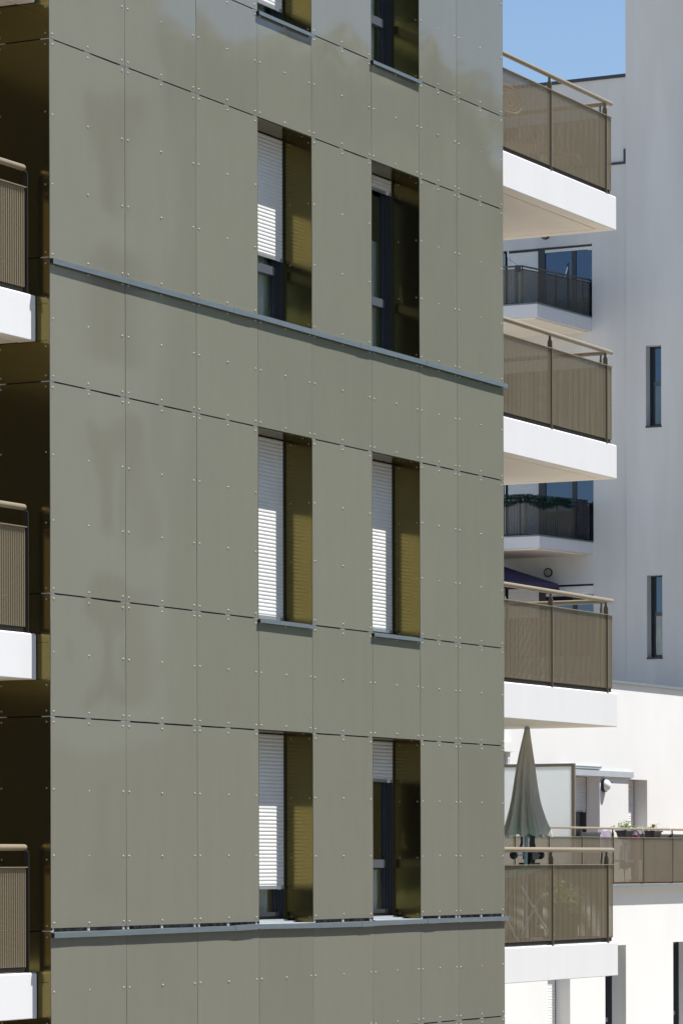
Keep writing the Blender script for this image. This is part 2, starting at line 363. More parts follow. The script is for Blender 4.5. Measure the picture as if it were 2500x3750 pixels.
core = MB()
ops = [(XC[c], XC[c+1], ZR[r_], ZR[r_+1]) for r_ in WIN_ROWS for c in WIN_COLS]
wall_open(core, ymap(0.036), 0.03, 9.03, -6.2, 14.6, [(a+0.004-0.012, b+0.012, c-0.006, d+0.012) for a, b, c, d in ops], 0.36, 0)
for a, b, c, d in ops: room(core, ymap(0.0), a-0.01, b+0.01, c-0.005, d+0.01, 0.396, 1.6, 1)
core.face([(0.03, 0.036, 14.6), (9.03, 0.036, 14.6), (9.03, 12, 14.6), (0.03, 12, 14.6)], 0)
core.face([(0.036, 0.036, -6.2), (0.036, 0.036, 14.6), (0.036, 12, 14.6), (0.036, 12, -6.2)], 0)
core.face([(9.03, 0.036, -6.2), (9.03, 2.0, -6.2), (9.03, 2.0, 14.6), (9.03, 0.036, 14.6)], 0)
core.build('wall', [M_core, M_dark], bz)

def rivets_for(mb, us, zs, mp, nrm, mi):
    for u in us:
        for z in zs:
            c = mp(u + rnd.uniform(-0.004, 0.004), 0.0, z + rnd.uniform(-0.004, 0.004)); mb.dome(c, 0.0098, 0.0075, nrm, 8, 2, mi)

def panel(x0, x1, z0, z1, zr, foot=None, brk=None):
    g_ = 0.0025
    x0 += g_; x1 -= g_
    mb = MB(); nu, nv = 9, 11
    tx = rnd.gauss(0, 0.0011); tz = rnd.gauss(0, 0.0009); k1 = rnd.gauss(0, 0.0020); k2 = rnd.gauss(0, 0.0016); ph = rnd.uniform(0, 6.28); ph2 = rnd.uniform(0, 6.28)
    pts = []
    for j in range(nv):
        row = []
        for i in range(nu):
            s, q = i/(nu-1), j/(nv-1)
            y = tx*(s-0.5) + tz*(q-0.5) + k1*math.sin(math.pi*s)*math.sin(math.pi*q) + k2*0.5*math.sin(6.28*s*1.3+ph)*math.sin(6.28*q*0.9+ph2)
            row.append((x0+(x1-x0)*s, y, z0+(z1-z0)*q))
        pts.append(row)
    mb.grid(pts, nu, nv, 0, True)
    for (xa, za), (xb, zb) in (((x0,z0),(x0,z1)), ((x1,z1),(x1,z0)), ((x0,z1),(x1,z1)), ((x1,z0),(x0,z0))):
        mb.face([(xa, 0.0, za), (xb, 0.0, zb), (xb, 0.022, zb), (xa, 0.022, za)], 1)
    rivets_for(mb, [x0+0.047, (x0+x1)/2, x1-0.047], zr, ymap(0.0), (0, -1, 0), 2)
    for xa, xb in ((x0+0.002, x0+0.072), ((x0+x1)/2-0.04, (x0+x1)/2+0.04), (x1-0.072, x1-0.002)):
        if brk is not None: mb.box((xa, 0.004, z1), (xb, 0.03, brk), 3)
        if foot is not None: mb.box((xa+0.022, 0.006, foot), (xb-0.022, 0.021, z0), 3)
    return mb.build('cladding_panel', [M_panel, M_edge, M_rivet, M_bracket], bz)

for r_ in range(len(ZR)-1):
    z0, z1 = ZR[r_], ZR[r_+1]
    za, zb = z0+0.006, z1-0.006
    if r_ == 2: za = 0.026
    if r_ == 1: zb = -0.006
    if r_ == 6: za = 5.676
    if r_ == 5: zb = 5.66
    for c in range(8):
        if r_ in WIN_ROWS and c in WIN_COLS: continue
        H = zb-za
        if H > 1.4: zr = [za+0.04, za+0.04+(H-0.08)*0.335, za+0.04+(H-0.08)*0.665, zb-0.04]
        else: zr = [za+0.04, (za+zb)/2+0.02, zb-0.04]
        if r_ == 0: zr = [-1.11, -1.6, -2.2]
        brk = zb+0.012 if (r_ not in (1, 5, 8) and not (r_+1 in WIN_ROWS and c in WIN_COLS)) else None
        panel(XC[c], XC[c+1], za, zb, zr, -0.004 if r_ == 2 else None, brk)
# aluminium carrier profiles behind the joints
for i in range(1, 8):
    runs = []
    for r_ in range(len(ZR)-1):
        if r_ in WIN_ROWS and (i-1 in WIN_COLS or i in WIN_COLS): continue
        if runs and runs[-1][1] == r_: runs[-1][1] = r_+1
        else: runs.append([r_, r_+1])
    for a, b in runs:
        pr = MB(); pr.box((XC[i]-0.03, 0.026, ZR[a]+0.004), (XC[i]+0.03, 0.0345, ZR[b]-0.004), 0); pr.build('joint_profile', [M_edge], bz)
for xa, xb in ((0.03, 3.63), (4.715, 5.968), (7.044, 9.02)):
    wl = MB(); wl.box((xa, 0.028, -0.03), (xb, 0.0345, 0.034), 0); wl.build('insulation_strip', [M_wool], bz)
# continuous drip ledges, in lengths with overlapping joint covers
def ledge(zt, lip, x0, x1, cuts, dips):
    mb = MB(); xs = [x0]+cuts+[x1]
    for i in range(len(xs)-1):
        cover = (xs[i+1]-xs[i]) < 0.5
        e = 0.0022 if cover else 0.0
        a, b = xs[i]+(0 if cover else 0.0015), xs[i+1]-(0 if cover else 0.0015)
        def zz(x): return zt + dips(x)
        za, zb2 = zz(a), zz(b)
        for (t0, t1, lo, hi) in ((-0.036-e, -0.033-e, -lip-e, 0.0+e), (-0.033, 0.034, -0.003, 0.0+e)):
            n = len(mb.v)
            c = [(a,t0,za+lo),(b,t0,zb2+lo),(b,t1,zb2+lo),(a,t1,za+lo),(a,t0,za+hi),(b,t0,zb2+hi),(b,t1,zb2+hi),(a,t1,za+hi)]
            mb.v += c
            for q in ((0,3,2,1),(4,5,6,7),(0,1,5,4),(1,2,6,5),(2,3,7,6),(3,0,4,7)): mb.f.append(tuple(n+k for k in q)); mb.mi.append(0); mb.sm.append(False)
    mb.box((x0+0.004, -0.032, zt-lip+dips(x0)+0.004), (x0+0.05, -0.001, zt-0.004+dips(x0)), 1)
    return mb
CUTS = [3.12, 3.52, 4.78, 5.66, 5.93, 7.13, 7.36]
def dip1(x): return 0.004*math.sin(x*2.1)-0.002*math.sin(x*5)
def dip5(x): return -0.012*max(0, 1-x/3.4) + 0.006*math.sin(x*1.9+1) - 0.003*math.sin(x*4.6)
ledge(5.672, 0.045, 0.0, 9.10, CUTS, dip1).build('drip_ledge', [M_zinc, M_core], bz)
ledge(-0.006, 0.045, 0.0, 9.10, CUTS, dip5).build('drip_ledge', [M_zinc, M_core], bz)

# windows of the bronze building: (row, col): shutter bottom, transom centre, handle
WSPEC = {(2,3): (0.35, None, None), (2,5): (1.415, 0.56, (6.62, 0.72)), (4,3): (2.925, None, None), (4,5): (2.935, None, None),
         (6,3): (6.374, 6.243, None), (6,5): (7.39, 6.25, (6.66, 6.34)), (8,3): (8.775, None, None), (8,5): (10.16, 9.097, None)}
WLAB = {(2,3): 'window with white roller shutter almost closed above a strip of glass', (2,5): 'window with roller shutter pulled a third down over dark glass',
        (4,3): 'window with fully closed white shutter', (4,5): 'window with fully closed white shutter', (6,3): 'window with shutter two thirds closed over a lower pane',
        (6,5): 'open window with shutter rolled up', (8,3): 'window with nearly closed shutter', (8,5): 'window with glass panes and shutter up'}
for (r_, c), (sh, tr_, hd) in WSPEC.items():
    x0, x1, z0, z1 = XC[c], XC[c+1], ZR[r_], ZR[r_+1]
    zs0 = z0+0.02
    if r_ == 2: zs0 = 0.012
    w = build_window(bz, ymap(0.0), x0+0.006, x1-0.006, zs0, z1-0.004, 0.30, sh, tr_, (), None, label=WLAB[(r_, c)], handle=hd)
    lin = MB()
    for xx, nx, xo in ((x1, -1, x1-0.005), (x0, 1, x0+0.005)):
        lin.box((min(xx, xo), 0.001, z0+0.004), (max(xx, xo), 0.2995, z1-0.001), 0)
        for yy in (0.035, 0.235):
            for k in range(4):
                zz = z0+0.05+(z1-z0-0.1)*k/3; lin.dome((xo, yy, zz), 0.008, 0.005, (nx, 0, 0), 8, 2, 1)
    lin.box((x0+0.0055, 0.0012, z1-0.005), (x1-0.0055, 0.299, z1-0.0002), 0)
    for xx in (x0+0.1, (x0+x1)/2, x1-0.1): lin.dome((xx, 0.05, z1-0.005), 0.008, 0.005, (0, 0, -1), 8, 2, 1)
    lin.build('reveal_lining', [M_gold, M_rivet2], w)
    s_ = MB()
    if r_ in (4, 8):
        zt = z0-0.006
        s_.box((x0-0.02, -0.034, zt-0.034), (x1+0.012, -0.031, zt), 0); s_.box((x0-0.02, -0.031, zt-0.003), (x1+0.012, 0.02, zt-0.0005), 0)
        s_.box((x0+0.006, 0.02, zt-0.002), (x1-0.006, 0.30, zt+0.012), 0)
        s_.box((x0-0.016, -0.030, zt-0.031), (x0+0.03, -0.001, zt-0.004), 1)
    else:
        zt = z0-0.004 if r_ == 6 else -0.002
        s_.box((x0+0.006, -0.02, zt-0.004), (x1-0.006, 0.16, zt+0.004), 0); s_.box((x0+0.006, 0.16, zt), (x1-0.05, 0.24, zt+0.018), 0); s_.box((x0+0.006, 0.24, zt), (x1-0.08, 0.285, zt+0.034), 0)
    s_.build('sill', [M_zinc2 if r_ == 2 else M_zinc, M_core], w)

# curtains hang behind the glass
def curtain(x0, x1, z0, z1, y, label, amp=0.018, mat=None):
    mb = MB(); n = 44; rows = []
    for z in (z0, (z0+z1)/2, z1):
        rows.append([(x0+(x1-x0)*i/n, y+amp*math.sin(i*1.15+0.3*z)+amp*0.5*math.sin(i*0.43), z) for i in range(n+1)])
    mb.grid(rows, n+1, 3, 0, True)
    tag(mb.build('curtain', [mat or M_curt]), label, 'curtain', 'curtains behind the windows of the bronze building')
curtain(3.72, 4.70, 5.70, 7.45, 0.43, 'grey net curtain behind the lower pane of the left window standing on the upper ledge')
curtain(6.80, 7.03, 5.70, 6.9, 0.46, 'pale curtain seen at the edge of the open window whose shutter is rolled right up')
curtain(3.72, 4.70, 0.03, 1.75, 0.43, 'lace curtain under the almost closed shutter of the lowest left window')
curtain(6.05, 7.02, 0.03, 0.50, 0.43, 'short grey curtain behind the bottom pane of the lowest right window')
curtain(6.05, 6.95, 8.55, 10.2, 0.46, 'white curtain drawn aside behind glass of the top right window')
curtain(3.72, 4.68, 8.55, 10.2, 0.46, 'dim curtain behind the sliver of glass of the top left window')

# side wall (X = 0) of the bronze building, mirror-like panels
side_z = [-6.2, -1.068]
fl = [-0.348, 2.512, 5.368, 8.23]
jz = sorted([-1.068, 0.0, 1.8117, 2.85, 4.6375, 5.6837, 7.5274, 8.518, 10.33] + [f_-0.075 for f_ in fl[1:]] + [f_-0.385 for f_ in fl[1:]] + [-0.43, -0.73])
jz = [-3.9] + jz
small = {round(f_-0.075, 3) for f_ in fl[1:]} | {round(f_-0.385, 3) for f_ in fl[1:]} | {-0.43, -0.73}
for a, b in zip(jz[:-1], jz[1:]):
    ga = 0.0015 if round(a, 3) in small else 0.005; gb = 0.0015 if round(b, 3) in small else 0.005
    mb = MB(); th = rnd.gauss(0, 0.0006)
    mb.box((0.0, 0.0035, a+ga), (0.03, 1.0, b-gb), 0); mb.box((0.0, 1.004, a+ga), (0.03, 1.95, b-gb), 0)
    H = b-a; zr = [a+0.045, b-0.045] if H < 1.2 else [a+0.045, a+H/3, a+2*H/3, b-0.045]
    if H < 0.5: zr = [a+0.05, b-0.05]
    for yy in (0.04, 0.49, 0.96):
        for z in zr: mb.dome((0.0, yy, z), 0.0085, 0.006, (-1, 0, 0), 8, 2, 1)
    for yy in (0.005, 0.45, 0.92):
        if gb > 0.003: mb.box((0.004, yy, b-0.0045), (0.028, yy+0.085, b+0.0045), 2)
    mb.build('side_panel', [M_gold, M_rivet2, M_bracket], bz)

# recess to the left of the corner and the block beyond it
lb = MB()
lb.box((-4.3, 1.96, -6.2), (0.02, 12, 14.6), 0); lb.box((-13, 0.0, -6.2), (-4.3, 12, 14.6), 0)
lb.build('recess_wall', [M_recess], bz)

def slab(mb, x0, x1, y0, y1, zt, zb):
    bvl = 0.012
    prof = [(y0+bvl, zt), (y0, zt-bvl), (y0, zb+0.006), (y0+0.006, zb)]
    mb.box((x0, y0+bvl, zb+0.02), (x1, y1, zt), 0)
    for (ya, za), (yb, zb_) in zip(prof[:-1], prof[1:]): mb.face([(x0, ya, za), (x1, ya, za), (x1, yb, zb_), (x0, yb, zb_)], 0)
    for xx in (x0, x1): mb.face([(xx, y0+bvl, zt), (xx, y0, zt-bvl), (xx, y0, zb+0.006), (xx, y0+0.006, zb), (xx, y0+bvl, zb)], 0)
def soffit(x0, x1, y0, y1, zb, parent, right=True):
    s_ = MB(); i = 0.17; gr = 0.014
    s_.box((x0, y0+0.006, zb), (x1, y0+i, zb+0.022), 0)
    xr = x1-i if right else x1
    if right: s_.box((xr, y0+i, zb), (x1, y1, zb+0.022), 0)
    yb = 1.5
    s_.box((x0, y0+i+gr, zb), (xr-gr, yb, zb+0.022), 0); s_.box((x0, yb+gr, zb), (xr-gr, y1, zb+0.022), 0)
    s_.build('soffit', [M_soff], parent)

def post_frame(parent, x, zs):
    m = MB(); m.box((x-0.006, 0.142, zs+0.002), (x+0.006, 0.185, zs+1.02), 0); m.box((x-0.03, 0.15, zs+1.02), (x+0.006, 0.176, zs+1.034), 0); m.build('end_post', [M_endpost], parent)

blab = {0: 'lowest balcony', 1: 'second balcony from the bottom', 2: 'third balcony from the bottom', 3: 'highest balcony'}
for k, zs in enumerate(fl):
    # right-hand balconies beyond the end of the cladding
    mb = MB(); zb = zs-0.388
    slab(mb, 9.062, 12.43, 0.135, 2.0, zs, zb)
    b = mb.build('balcony', [M_slab], bz); b['label'] = 'white projecting balcony right of the cladding, ' + blab[k]
    soffit(9.062, 12.43, 0.135, 2.0, zb, b)
    railing(b, ymap(0.135), 9.08, 12.345, zs, [9.10, 10.628, 12.171], [(9.11, 10.617), (10.639, 12.16), (12.182, 12.33)])
    railing(b, lambda u, t, z: (12.345-t, u, z), 0.22, 1.95, zs, [0.282, 1.88], [(0.29, 1.87)], capped=True)
    bw = MB(); bw.box((9.062, 2.0, zs-0.388), (12.43, 2.3, zs+2.47), 0); bw.build('back_wall', [M_white], b)
    # left-hand balconies in the recess
    mb = MB(); slab(mb, -4.25, -0.012, 0.135, 1.955, zs, zb)
    b = mb.build('balcony', [M_slab], bz); b['label'] = 'white recessed balcony left of the dark corner, ' + blab[k]
    soffit(-4.25, -0.012, 0.135, 1.955, zb, b, False)
    railing(b, ymap(0.135), -4.2, -0.16, zs, [-4.19, -2.8, -1.4], [(-4.18, -2.81), (-2.79, -1.41), (-1.39, -0.155)])
    post_frame(b, -0.118, zs)

# ------------------------------------------------------------------ low white building with roof terrace
lw = thing('apartment_building', 'low white rendered building with a railed terrace in bright sun on the right', 'building')
wl_ = MB()
OPU = [(38.5, 40.28, 0.15, 2.262), (41.74, 42.73, 0.15, 2.24)]
wall_open(wl_, ymap(12.4), 28, 60, 0.0, 4.18, OPU, 0.29)
OPL = [(33.95, 34.962, -3.3, -1.022), (36.59, 37.588, -3.3, -1.022), (39.955, 40.96, -3.3, -1.02)]
wall_open(wl_, ymap(10.7), 28, 62, -6.2, 0.085, OPL, 0.29)
for a, b, c, d in OPU: room(wl_, ymap(12.4), a, b, c, d, 0.3, 2.0, 1)
for a, b, c, d in OPL: room(wl_, ymap(10.7), a, b, c, d, 0.3, 1.6, 1)
wl_.face([(28, 10.7, -6.2), (28, 10.7, 0.085), (28, 40, 0.085), (28, 40, -6.2)]); wl_.face([(28, 12.4, 0), (28, 12.4, 4.18), (28, 40, 4.18), (28, 40, 0)])
wl_.build('wall', [M_white, M_dark], lw)
rf = MB(); rf.face([(28, 12.45, 4.17), (56.98, 12.45, 4.17), (56.98, 40, 4.17), (28, 40, 4.17)]); rf.build('roof', [M_roof], lw)
cpg = MB(); cpg.box((27.95, 12.345, 4.165), (60, 12.6, 4.215), 0); cpg.build('coping', [M_zinc], lw)
te = MB(); te.box((28, 10.56, 0.1), (62, 12.395, 0.14), 0); te.build('terrace_floor', [M_terra], lw)
tg = MB(); tg.box((27.98, 10.55, 0.083), (62, 10.585, 0.137), 0)
for xx in (34.2, 38.02, 43): tg.box((xx, 10.546, 0.082), (xx+0.06, 10.5495, 0.138), 0)
tg.build('terrace_edge', [M_zinc], lw)
for j, (a, b, c, d) in enumerate(OPU):
    build_window(lw, ymap(12.4), a, b, c, d, 0.29, (1.585 if j == 0 else 0.2), None, (), None, pitch=0.05, label='terrace door with half lowered shutter' if j == 0 else 'terrace window with closed shutter')
for j, (a, b, c, d) in enumerate(OPL):
    build_window(lw, ymap(10.7), a, b, c, d, 0.29, (-3.2 if j == 0 else None), (-2.45 if j else None), (), None, pitch=0.05, label=('window with closed white shutter' if j == 0 else None))
ln_ = MB(); ln_.box((38.3, 12.345, 2.268), (41.9, 12.399, 2.382), 0); ln_.build('lintel_flashing', [M_zinc2], lw)
ln_ = MB(); ln_.box((38.3, 12.36, 2.41), (40.28, 12.3992, 2.455), 0); ln_.box((38.3, 12.352, 2.45), (40.29, 12.36, 2.462), 0); ln_.build('upper_flashing', [M_zinc2], lw)
tposts = [32.46+1.476*k for k in range(-2, 9)]
trl = MB(); trl.tube([(29.3, 10.67, 1.193), (46, 10.67, 1.193)], 0.022, 12); trl = trl.build('terrace_railing', [M_rail], lw)
railing(trl, ymap(10.642), 29, 46, 0.14, tposts, [(a+0.012, b-0.012) for a, b in zip(tposts[:-1], tposts[1:])], h=1.053, r=0.022, perf=M_perffar, pitch=0.055, amp=0.02, hr=False, pbot=0.03)

# privacy screen on the terrace
ps = thing('privacy_screen', 'tall frosted glass terrace divider in an olive metal frame beside the white door', 'screen')
XD = 35.31
pf = MB(); pf.box((XD, 10.755, 0.142), (XD+0.05, 10.82, 2.39), 0); pf.box((XD, 12.33, 0.142), (XD+0.05, 12.395, 2.39), 0)
pf.box((XD+0.002, 10.82, 2.335), (XD+0.048, 12.33, 2.39), 0); pf.box((XD+0.002, 10.82, 0.17), (XD+0.048, 12.33, 0.225), 0); pf.build('frame', [M_olive], ps)
pg = MB(); pg.box((XD+0.018, 10.82, 0.225), (XD+0.03, 12.33, 2.335), 0); pg.build('frosted_pane', [M_frost], ps)

# ------------------------------------------------------------------ tall grey building behind
gb = thing('apartment_building', 'tall pale grey rendered block in shade behind, with recessed loggias and slit windows', 'building')
gw = MB()
LO = [(19.806, 22.26, 14.19, 16.045), (19.78, 22.26, 8.572, 10.43), (19.785, 22.26, 5.72, 7.527)]
wall_open(gw, xmap(57.0), 18.6, 40, -6.2, 20.13, LO, 0.10)
TW = [(17.925, 18.335, 11.36, 13.372), (17.908, 18.32, 5.612, 7.665)]
wall_open(gw, xmap(56.94), 13.2, 18.862, -6.2, 30, TW, 0.25)
gw.face([(56.94, 18.862, -6.2), (57.6, 18.862, -6.2), (57.6, 18.862, 30), (56.94, 18.862, 30)]); gw.face([(56.94, 13.2, -6.2), (75, 13.2, -6.2), (75, 13.2, 30), (56.94, 13.2, 30)])
gw.face([(56.94, 13.2, 30), (75, 13.2, 30), (75, 18.862, 30), (56.94, 18.862, 30)]); gw.face([(57.6, 18.862, 20), (75, 18.862, 20), (75, 18.862, 30), (57.6, 18.862, 30)])
gw.face([(57, 18.6, 20.1), (75, 18.6, 20.1), (75, 40, 20.1), (57, 40, 20.1)])
for a, b, c, d in LO: room(gw, xmap(57.0), a, b, c, d, 0.12, 2.2, 1)
for a, b, c, d in TW: room(gw, xmap(56.94), a, b, c, d, 0.26, 1.6, 1)
gw.build('wall', [M_grey, M_dark], gb)
gc = MB(); gc.box((56.95, 18.864, 20.12), (57.35, 40, 20.20), 0); gc.build('coping', [M_cop], gb)
gg = MB(); gg.box((56.955, 18.93, 17.955), (57.0, 21.2, 18.01), 0); gg.box((56.955, 18.87, 17.955), (57.0, 18.93, 18.325), 0); gg.build('roof_flashing', [M_cop], gb)
for a, b, c, d in TW:
    w = build_window(gb, xmap(56.94), a, b, c, d, 0.25, None, (12.45 if c > 10 else 6.72), (), M_glassfar, gw=0.03, fw_=0.03, glass_low=(M_paneteal if c > 10 else M_panepale), label='slit window in the tower, ' + ('upper' if c > 10 else 'lower'))
    m = MB(); m.box((56.92, a-0.01, c-0.03), (57.17, b+0.006, c+0.012), 0); m.build('sill', [M_frame], w)
    m = MB(); m.box((57.175, a+0.03, c+0.02), (57.19, b-0.03, (c+d)/2+0.07), 0); m.build('lower_sash', [M_frame], w) if False else None
for j, (a, b, c, d) in enumerate(LO):
    f = MB(); mpx = xmap(57.1)
    f.box((a, -0.0, c), (b, 0.05, c+0.05), 0, mpx); f.box((a, 0.0, d-0.05), (b, 0.05, d), 0, mpx)
    f.box((21.13, -0.02, c+0.05), (21.32, 0.05, d-0.05), 0, mpx); f.box((20.28, -0.005, c+0.05), (20.40, 0.05, d-0.05), 0, mpx)
    f.box((22.17, -0.005, c+0.05), (22.20, 0.05, d-0.05), 0, mpx)
    w = f.build('window', [M_frame], gb); w['label'] = 'wide glazed loggia opening with a shutter on its left'
    m = MB(); m.box((20.40, 0.015, c+0.05), (21.13, 0.03, d-0.05), 0, mpx); m.build('pane', [M_glassfar], w)
    m = MB(); m.box((a+0.005, 0.015, c+0.05), (20.28, 0.03, d-0.05), 0, mpx); m.build('pane', [M_glassfar], w)
    m = MB(); m.box((a, -0.02, d-0.125), (21.13, -0.004, d-0.052), 0, mpx); m.box((a+0.01, -0.03, d-0.15), (a+0.14, -0.021, d-0.11), 0, mpx); m.build('shutter_box', [M_shut], w)
    shutter(mpx, 21.325, 22.17, c+0.06, d-0.06, -0.008, 0.05, w)
    if j == 2: shutter(mpx, a+0.004, 21.12, 7.27, d-0.05, -0.03, 0.05, w)

def poly_balcony(zt, zb, corner, frontleft, wallr, railc, raill, railr, lab):
    mb = MB(); poly = [(57.0, wallr), corner, frontleft, (57.0, 22.6)]
    mb.prism(list(reversed(poly)), zb, zt, 0)
    b = mb.build('balcony', [M_slab], gb); b['label'] = lab
    e = MB(); off = 0.02
    poly2 = [(57.0, wallr-0.015), (corner[0]-0.02, corner[1]-0.02), (frontleft[0]-0.02, frontleft[1]), (57.0, 22.6)]
    e.prism(list(reversed(poly2)), zt, zt+0.035, 0); e.build('slab_edge', [M_zinc], b)
    so_ = MB(); so_.prism(list(reversed([(57.0, wallr+0.12), (corner[0]+0.1, corner[1]+0.1), (frontleft[0]+0.1, frontleft[1]), (57.0, 22.6)])), zb-0.03, zb+0.005, 0); so_.build('soffit', [M_soff], b)
    mp1, L1 = segmap(railc, railr, (0.2, 1.0)); railing(b, mp1, 0.0, L1, zt+0.03, [0.02, L1*0.5, L1*0.9], [(0.03, L1*0.5-0.01), (L1*0.5+0.01, L1*0.9-0.01), (L1*0.9+0.01, L1)], h=0.96, r=0.022, perf=M_perfshade, pitch=0.07, amp=0.02, capped=False, rail=M_railshade)
    mp2, L2 = segmap(railc, raill, (1.0, 0.0)); railing(b, mp2, 0.0, L2, zt+0.03, [0.17, 1.2], [(0.0, 0.16), (0.18, 1.19), (1.21, L2)], h=0.96, r=0.022, perf=M_perfshade, pitch=0.07, amp=0.02, capped=False, rail=M_railshade)
    return b
poly_balcony(14.17, 13.85, (54.22, 20.05), (54.0, 22.6), 19.82, (54.40, 20.52), (54.2, 22.5), (57.1, 19.90), 'upper slanted balcony with perforated railing darkened for shade')
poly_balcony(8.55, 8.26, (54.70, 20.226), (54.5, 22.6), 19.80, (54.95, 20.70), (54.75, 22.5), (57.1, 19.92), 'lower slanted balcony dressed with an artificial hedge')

# ------------------------------------------------------------------ things on the buildings
def bulkhead(name, label, c, nrm, r, dome_mat, hgt, ring=0.86):
    t = thing(name, label, 'lamp', c)
    n = Vector(nrm); a = MB(); cc = Vector(c)
    a.tube([cc, cc+n*hgt*0.45], r, 24); a.build('lamp_base', [M_black], t)
    d = MB(); d.dome(cc+n*(hgt*0.45+0.001), r*ring, hgt*0.75, nrm, 24, 6); d.build('lamp_dome', [dome_mat], t)
bulkhead('wall_lamp', 'round white dome lamp on the sunlit white wall beside the terrace door', (40.46, 12.399, 2.09), (0, -1, 0), 0.135, M_dom, 0.13)
bulkhead('wall_lamp', 'round black rimmed lamp on the shaded grey wall above the purple parasol', (56.998, 21.02, 7.845), (-1, 0, 0), 0.118, M_dom2, 0.07, 0.78)
bulkhead('wall_lamp', 'dark lamp half hidden under the highest right balcony slab', (56.998, 21.07, 16.36), (-1, 0, 0), 0.118, M_dom2, 0.07, 0.78)

# rainwater hopper on the white wall
hp = thing('downpipe', 'white rainwater hopper and downpipe on the white wall above the frosted divider', 'pipe')
m = MB(); m.box((35.35, 12.26, 2.64), (36.05, 12.399, 2.82), 0); m.build('hopper', [M_white], hp)
m = MB(); m.tube([(35.76, 12.34, 2.64), (35.76, 12.34, 0.2)], 0.04, 10); m.box((35.71, 12.30, 2.50), (35.81, 12.395, 2.53), 0); m.build('pipe', [M_white], hp)

# folded parasol on the lowest right balcony
px, py = 11.60, 0.92
pa = thing('parasol', 'folded grey green parasol standing on the lowest right balcony', 'parasol')
m = MB(); rows = []; n = 180
prof = [(2.085, 0.026), (2.08, 0.032), (1.95, 0.055), (1.8, 0.082), (1.655, 0.106), (1.45, 0.132), (1.29, 0.156), (1.18, 0.179), (1.08, 0.206), (1.0, 0.23), (0.94, 0.256), (0.90, 0.265), (0.875, 0.268)]
def tri(x): return abs(((x/math.pi) % 2) - 1)
for z, r_ in prof:
    row = []; k = min(1.0, max(0.0, (2.06-z)/0.9)); cx_ = 11.66 - 0.055*math.sin(math.pi*(2.1-z)/1.3)
    for i in range(n):
        a = 2*math.pi*i/n
        aa = a + 0.16*math.sin(2*a+1.1) + 0.12*math.sin(3*a+z)+0.10*k
        fold = tri(aa*9) ; fine = tri(aa*19+1.3+z*0.6)
        rr = r_*(1.0 + k*(0.75*(fold**0.55-0.88) + 0.14*(fine-0.6)) + 0.03*k*math.sin(5*a+4*z))
        zz = z - (0.045*k*(fold-0.5) if z < 1.0 else 0)*(1.0-z)/0.12
        row.append((cx_+rr*math.cos(a), py+rr*math.sin(a), zz))
    rows.append(row)
m.grid(rows, n, len(rows), 0, True, True); m.build('canopy', [M_cloth], pa)
m = MB(); m.tube([(11.655, py, 2.08), (11.657, py, 2.118)], [0.034, 0.026], 14); m.tube([(px, py, -0.3), (px+0.03, py, 1.4)], 0.021, 12); m.build('pole', [M_zinc2], pa)
m = MB(); m.tube([(px, py, -0.345), (px, py, -0.29)], [0.22, 0.2], 20); m.tube([(px, py, -0.29), (px, py, -0.05)], 0.03, 12); m.build('base', [M_zinc2], pa)

# exercise bike on the lowest right balcony
ex = thing('exercise_bike', 'black exercise bike behind the railing beside the folded parasol', 'exercise bike')
m = MB(); m.tube([(11.50, 0.86, -0.3), (11.49, 0.86, 0.62)], 0.05, 10); m.box((11.40, 0.80, 0.60), (11.58, 0.92, 0.72), 0); m.box((11.38, 0.82, 0.53), (11.66, 0.96, 0.565), 0)
m.tube([(11.52, 0.86, 0.58), (11.46, 0.86, 0.62), (11.53, 0.86, 0.66)], 0.045, 8)
m.box((11.1, 0.7, -0.347), (11.2, 1.2, -0.29), 0); m.box((11.95, 0.7, -0.347), (12.05, 1.2, -0.29), 0); m.box((11.15, 0.92, -0.29), (12.0, 0.98, -0.2), 0); m.build('frame', [M_black], ex)
m = MB(); m.tube([(11.08, 0.86, 0.655), (11.45, 0.86, 0.66), (11.78, 0.86, 0.645)], 0.011, 8); m.build('handlebar', [M_steel], ex)
for xk in (11.05, 11.79):
    m = MB(); m.dome((xk-0.035, 0.86, 0.65), 0.048, 0.075, (1, 0, 0), 14, 5); m.dome((xk-0.035, 0.86, 0.65), 0.048, 0.012, (-1, 0, 0), 14, 2); m.build('grip', [M_black], ex)
m = MB(); m.tube([(11.50, 0.86, 0.68), (11.45, 0.84, 0.78), (11.47, 0.84, 0.87), (11.44, 0.84, 0.90)], 0.02, 8); m.build('console_arm', [M_frame2], ex); m = MB(); m.tube([(11.51, 0.86, 0.70), (11.55, 0.84, 0.72), (11.52, 0.84, 0.80), (11.54, 0.84, 0.88)], 0.018, 8); m.tube([(11.2, 0.86, 0.72), (11.25, 0.86, 0.80), (11.24, 0.86, 0.86)], 0.016, 8); m.build('console_arm', [M_frame2], ex)
m = MB()
for k in range(2): m.tube([(11.72+0.16*math.cos(a), 0.9+0.03*k, 0.0+0.2*math.sin(a)) for a in [2*math.pi*i/20 for i in range(21)]], 0.014, 6)
m.build('flywheel', [M_black], ex)

ex.location = (0.26, 0.06, 0.0)

